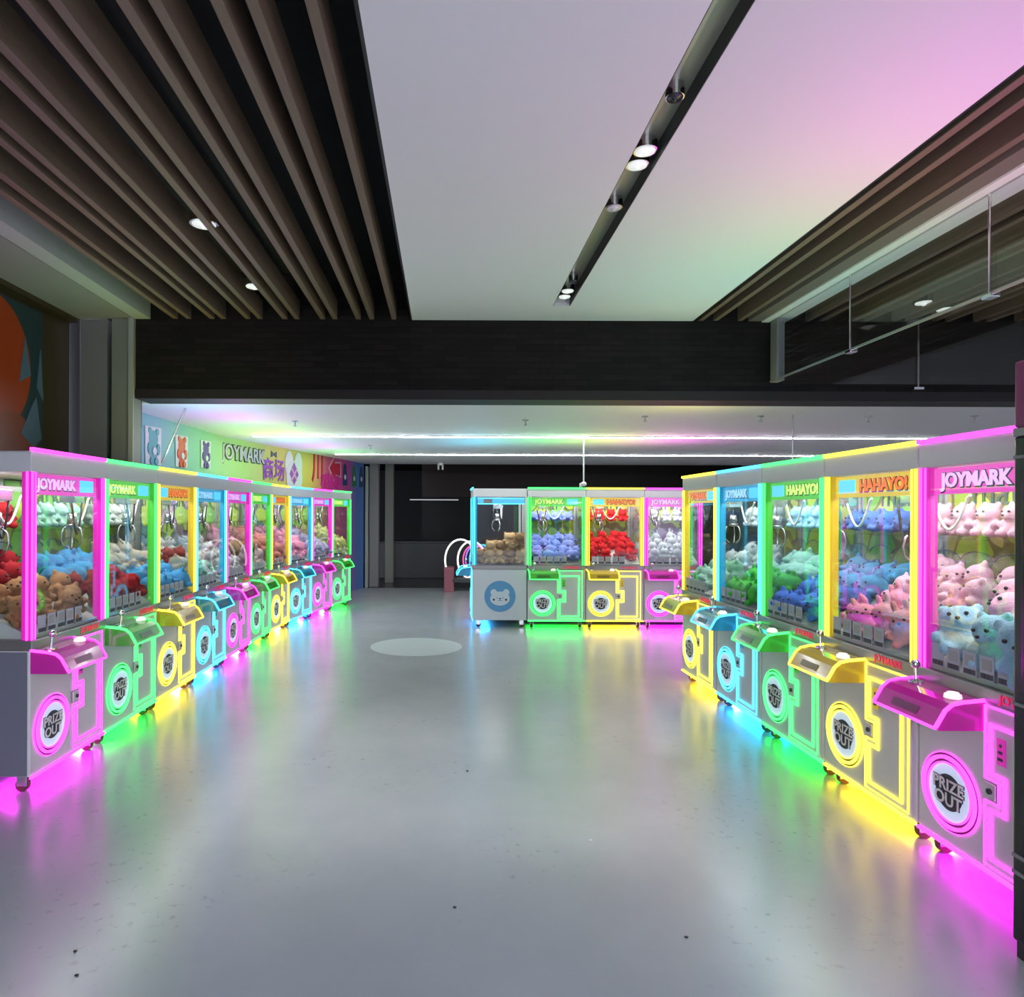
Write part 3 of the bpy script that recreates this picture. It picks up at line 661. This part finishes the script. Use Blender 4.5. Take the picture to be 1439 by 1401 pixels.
C = {'brown': (.34, .18, .08), 'tan': (.62, .40, .20), 'dark_red': (.30, .015, .02), 'sky_blue': (.08, .32, .62), 'beige': (.50, .42, .33), 'light_grey': (.50, .50, .50),
     'white_pink': (.68, .50, .52), 'salmon': (.62, .22, .20), 'pink': (.75, .28, .42), 'lilac_grey': (.30, .30, .42), 'olive_yellow': (.50, .48, .16), 'pale_pink': (.80, .48, .62),
     'royal_blue': (.05, .16, .55), 'ice_blue': (.35, .62, .75), 'grass_green': (.06, .42, .05), 'mint': (.32, .58, .48), 'periwinkle': (.20, .25, .65), 'red': (.62, .015, .02), 'cloud_white': (.50, .55, .59), 'rose': (.70, .30, .32)}
def words(s): return s.replace('_', ' ')
def fill(mc, where, rows, shelf=None, detail=False, cols=4, only=4):
    """rows: list of (kind, colour) from the front step to the back step of the heap"""
    mtx = Matrix.Translation(mc.location) @ Matrix.Rotation(mc.rotation_euler.z, 4, 'Z')
    for j in range(4):
        kind, cn = rows[min(j, len(rows)-1)]
        for i in range(cols):
            sc_ = random.uniform(.98, 1.16)*(.74/cols/.185)
            x = (i-(cols-1)/2)*(.68/cols)+random.uniform(-.014, .014)+(.026 if j % 2 else -.026); y = -.265+.150*j+random.uniform(-.01, .01)
            zb = .885+(y+.33)/(.57)*.275 if y > -.33 else .885
            o = plush(kind, cn, C[cn], detail)
            r_ = Matrix.Rotation(random.uniform(-.9, .9), 4, 'Z') @ Matrix.Rotation(random.uniform(-.45, .15), 4, 'X') @ Matrix.Rotation(random.uniform(-.45, .45), 4, 'Y')
            o.matrix_world = mtx @ Matrix.Translation((x, y, min(zb, 1.16)-.004)) @ r_ @ Matrix.Scale(sc_, 4)
            tag(o, '%s plush %s in the heap inside the %s' % (words(cn), words(kind), where), 'plush toy', '%s plush %ss in the %s' % (words(cn), words(kind), where))
    if shelf:
        kind, cn = shelf
        for i in range(4):
            o = plush(kind, cn, C[cn], detail)
            o.matrix_world = mtx @ Matrix.Translation(((i-1.5)*.17, .235, 1.461)) @ Matrix.Rotation(random.uniform(-.2, .2), 4, 'Z')
            tag(o, '%s plush %s on the shelf of the %s' % (words(cn), words(kind), where), 'plush toy', 'plush toys on the shelf of the %s' % where)

# left row: front-plane boundary points (X, D) measured, near to far
PTS = [(-2.30, 3.80), (-2.285, 4.60), (-2.27, 5.40), (-2.255, 6.20), (-2.235, 7.0), (-2.21, 7.8), (-2.18, 8.60), (-2.13, 9.40), (-1.97, 10.185), (-1.80, 10.965), (-1.61, 11.74)]
LC = ['magenta', 'green', 'yellow', 'blue']
ordl = ['nearest', 'second', 'third', 'fourth', 'fifth', 'sixth', 'seventh', 'eighth', 'ninth', 'farthest']
LROWS = [([('bear', 'brown'), ('bear', 'brown'), ('bear', 'dark_red'), ('bear', 'dark_red')], ('bear', 'dark_red')),
         ([('bear', 'dark_red'), ('bear', 'dark_red'), ('round_animal', 'sky_blue'), ('round_animal', 'sky_blue')], ('bear', 'mint')),
         ([('round_animal', 'sky_blue'), ('round_animal', 'sky_blue'), ('bear', 'beige'), ('bear', 'beige')], ('bear', 'light_grey')),
         ([('bear', 'mint'), ('bear', 'beige'), ('bear', 'dark_red'), ('bear', 'light_grey')], None),
         ([('bear', 'light_grey')], None), ([('bunny', 'white_pink'), ('bear', 'brown'), ('bunny', 'pink'), ('bunny', 'pink')], None), ([('bear', 'salmon')], None),
         ([('bear', 'pink')], None), ([('round_animal', 'lilac_grey')], None), ([('bear', 'olive_yellow')], None)]
for k in range(10):
    (x0, y0), (x1, y1) = PTS[k], PTS[k+1]
    a = math.atan2(y1-y0, x1-x0); d = Vector((x1-x0, y1-y0)).normalized(); nrm = Vector((-d.y, d.x))     # towards the machine's back
    c = Vector(((x0+x1)/2, (y0+y1)/2))+nrm*.37
    colr = LC[k % 4]; var = 'haha' if colr == 'yellow' else 'joy'
    lab = {0: 'nearest machine of the left row, magenta neon', 9: 'farthest machine of the left row, green neon'}.get(k, '%s machine of the left row, %s neon' % (ordl[k], colr))
    mc = place_machine(colr, var, c.x, c.y, a, 'claw machine with %s lights, %s in the left row' % (colr, ordl[k]+('' if k in (0, 9) else ' from the viewer')), None)
    fill(mc, '%s machine of the left row' % ordl[k], LROWS[k][0], LROWS[k][1], detail=(k == 0), cols=4 if k < 5 else 3)

# right row, near to far
RD = [2.47, 3.28, 4.09, 4.90, 5.72]
RC = [('magenta', 'joy'), ('yellow', 'haha'), ('green', 'haha'), ('blue', 'joy'), ('yellow', 'joy')]
RROWS = [([('bear', 'ice_blue'), ('bear', 'pale_pink'), ('bear', 'pale_pink'), ('bear', 'pale_pink')], ('bear', 'pale_pink')),
         ([('bunny', 'rose'), ('bunny', 'pink'), ('bear', 'pale_pink'), ('bear', 'pale_pink')], ('bear', 'pale_pink')),
         ([('round_animal', 'royal_blue'), ('round_animal', 'royal_blue'), ('round_animal', 'sky_blue'), ('round_animal', 'sky_blue')], ('round_animal', 'royal_blue')),
         ([('round_animal', 'grass_green'), ('round_animal', 'grass_green'), ('round_animal', 'mint'), ('round_animal', 'mint')], ('bear', 'ice_blue')),
         ([('bear', 'mint'), ('bear', 'mint'), ('bear', 'cloud_white'), ('bear', 'cloud_white')], ('bear', 'cloud_white'))]
ordr = ['nearest', 'second from the viewer', 'third from the viewer', 'fourth from the viewer', 'farthest']
for k in range(5):
    mc = place_machine(RC[k][0], RC[k][1], 2.27+.37, RD[k]+.403, -PI/2, 'claw machine with %s lights, %s in the right row' % (RC[k][0], ordr[k]), None)
    if k < 2:
        for ch in mc.children:
            if ch.name.startswith('top_glow'): ch.data = ch.data.copy(); ch.data.energy = 6 if k == 0 else 3
    fill(mc, '%s machine of the right row' % ordr[k].split()[0], RROWS[k][0], RROWS[k][1], detail=(k < 3), cols=3 if k < 1 else 4)

# back row
BR = [('green', 'joy', [('round_animal', 'periwinkle')], ('round_animal', 'periwinkle')), ('yellow', 'haha', [('bear', 'red')], ('bear', 'red')), ('magenta', 'joy', [('bunny', 'cloud_white')], ('bunny', 'cloud_white'))]
for k, (c, v, rw, sh) in enumerate(BR):
    mc = place_machine(c, v, 1.145+.4+.805*k, 9.44+.37, 0, 'claw machine with %s lights standing in the back row facing the viewer' % c, None)
    fill(mc, 'back row %s machine' % c, rw, sh)
mc = machine('blue', 'joy', side_light=True); mc.location = (.395+.37, 9.44+.4, 0); mc.rotation_euler = (0, 0, -PI/2)
tag(mc, 'claw machine turned sideways with a round blue bear emblem on its pale side', 'claw machine')
mtx = Matrix.Translation(mc.location) @ Matrix.Rotation(-PI/2, 4, 'Z')
for iy, n_ in enumerate((1, 2, 2, 3, 3)):
    for ix in range(2):
        for q in range(n_):
            cn = 'tan' if (iy+ix+q) % 3 else 'brown'
            o = plush('bear', cn, C[cn], False)
            o.matrix_world = mtx @ Matrix.Translation((.27-.17*ix-.03*(q % 2), -.27+.138*iy+.02*(q % 2), .872+.115*q)) @ Matrix.Rotation(PI/2+random.uniform(-.5, .5), 4, 'Z') @ Matrix.Rotation(random.uniform(-.5, .2), 4, 'X') @ Matrix.Scale(1.12, 4)
            tag(o, '%s plush bear in the pile inside the sideways machine' % cn, 'plush toy', '%s plush bears in the sideways machine' % cn)

# ---------------------------------------------------------------- black cabinet at the right edge
t = empty('black_kiosk', (2.424, 2.19, 0), 0, 'tall black kiosk cropped by the right edge, beside the magenta machine', 'kiosk')
M['kiosk'] = mat('black_gloss', (.008, .008, .009), .22)
b = nb(); box(b, -.38, .40, -.34, .27, .06, 1.86, bev=.008); obj('cabinet', b, M['kiosk'], t)
b = nb(); box(b, -.37, .39, -.33, .26, 0, .06); obj('plinth', b, M['black'], t)
b = nb(); box(b, -.384, -.38, -.30, .23, .95, 1.70, bev=.001); obj('side_window', b, mat('smoked_panel', (.02, .025, .02), .08), t)
for z in (.30, .36, .90, 1.78):
    b = nb(); box(b, -.386, -.378, -.335, .265, z, z+.012); obj('side_rail', b, M['greyp'], t)
b = nb(); box(b, -.385, .40, -.34, .27, 1.86, 1.89, bev=.003); obj('top_rim', b, M['ledge'], t)
b = nb(); box(b, -.383, .40, -.32, .268, 1.89, 2.13, bev=.01); obj('header', b, mat('plum_header', (.20, .03, .10), .4), t)

# ---------------------------------------------------------------- ring sculpture bench
t = empty('light_ring_bench', (.05, 13.9, 0), 0, 'pink base with a row of upright glowing hoops left of the back row', 'light hoops')
b = nb(); box(b, -.06, .14, -.2, .2, 0, .48, bev=.01); obj('base', b, mat('dusty_pink', (.32, .10, .14), .5), t)
for k, (dx, cl, r) in enumerate(((.225, (.9, .9, .85), .42), (.452, (.9, .9, .85), .38), (.505, (.9, .1, .4), .30), (.56, (.3, .2, .9), .30), (.64, (.1, .4, .9), .30), (.70, (.1, .8, .5), .30))):
    b = nb(); tube(b, [(dx+r*.75*math.cos(a)+.05, .0+.06*k, .62+r*math.sin(a)) for a in [2*PI*i/28 for i in range(28)]], .018 if k < 2 else .013, True, 8)
    obj('hoop', b, emat('hoop_%d' % k, cl, 1.0), t)
b = nb(); box(b, .10, 1.2, -.2, .2, .18, .26, bev=.01); obj('seat', b, M['edge'], t)

# ---------------------------------------------------------------- floor items
b = nb(); cyl(b, (0, 0, 0), (0, 0, .002), .54, .54, 64); o = obj('painted_light_spot', b, mat('light_spot_pale', (.50, .55, .58), .25), loc=(-.33, 8.08, .0005)); tag(o, 'pale round light spot painted as a disc on the floor before the back row', 'painted light spot')  # spot of light on the floor, painted as a thin pale disc
for px, py, lb in ((658, 1084, 'black speck on the floor, farthest out in the middle'), (641, 1276, 'black speck on the floor at the bottom centre'), (108, 1340, 'black speck on the floor, upper one at the bottom left'), (110, 1374, 'black speck on the floor, lower one at the bottom left'), (967, 1317, 'black speck on the floor right of centre'), (832, 1181, 'pale crumb on the floor right of centre')):
    D = CAM_Z*962/(py-721); x = (px-625)/962*D
    b = nb(); ball(b, (0, 0, .003), .007, (1.2, .9, .5), 1); o = obj('litter_crumb', b, M['white'] if 'pale' in lb else M['black'], loc=(x, D, 0)); tag(o, lb, 'crumb')

# ---------------------------------------------------------------- dark hall beyond
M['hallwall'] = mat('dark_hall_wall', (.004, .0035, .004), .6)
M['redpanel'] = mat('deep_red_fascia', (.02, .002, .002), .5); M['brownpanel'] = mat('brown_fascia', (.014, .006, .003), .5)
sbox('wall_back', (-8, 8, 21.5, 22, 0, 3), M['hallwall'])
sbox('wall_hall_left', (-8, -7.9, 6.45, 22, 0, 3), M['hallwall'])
t = empty('closed_shop', (2.0, 18.0, 0), 0, 'unlit shop front far back behind the machines', 'shop front')
b = nb(); box(b, -2.6, .9, 0, .2, 2.0, 2.88); obj('red_fascia', b, M['redpanel'], t)
b = nb(); box(b, .9, 5.8, 0, .2, 1.9, 2.88); obj('brown_fascia', b, M['brownpanel'], t)
b = nb(); box(b, -2.6, 5.8, .15, .25, 0, 2.0); obj('shutter', b, M['hallwall'], t)
t = empty('shop_counter', (-.5, 16.8, 0), 0, 'low dark counter in the unlit hall beyond the doorway', 'counter')
b = nb(); box(b, -1.2, 1.3, -.3, .3, .0, .85, bev=.01); obj('body', b, mat('counter_dark', (.025, .024, .026), .35), t)
b = nb(); box(b, -1.25, 1.35, -.34, .34, .85, .89, bev=.005); obj('counter_top', b, mat('counter_top', (.05, .05, .055), .3), t)
b = nb(); box(b, -.9, .35, 17.6, 17.66, 1.90, 1.925); tag(obj('wall_light_line', b, emat('dim_line', (.6, .62, .65), .45)), 'faint thin light line glowing in the dark hall', 'light')
def column(px0, px1, D, m, label, z1=2.88):
    x0, x1 = (px0-625)/962*D, (px1-625)/962*D
    b = nb(); box(b, x0, x1, D, D+.25, 0, z1, bev=.01); tag(obj('door_column', b, m), label, 'column')
column(513, 517, 14.36, M['ltgrey'], 'thin pale upright at the far edge of the mural wall', 2.55)
column(519, 532, 14.5, M['greyp'], 'grey column just beyond the mural wall')
column(541, 553, 15.4, M['greenp'], 'grey column standing free in the doorway to the dark hall')
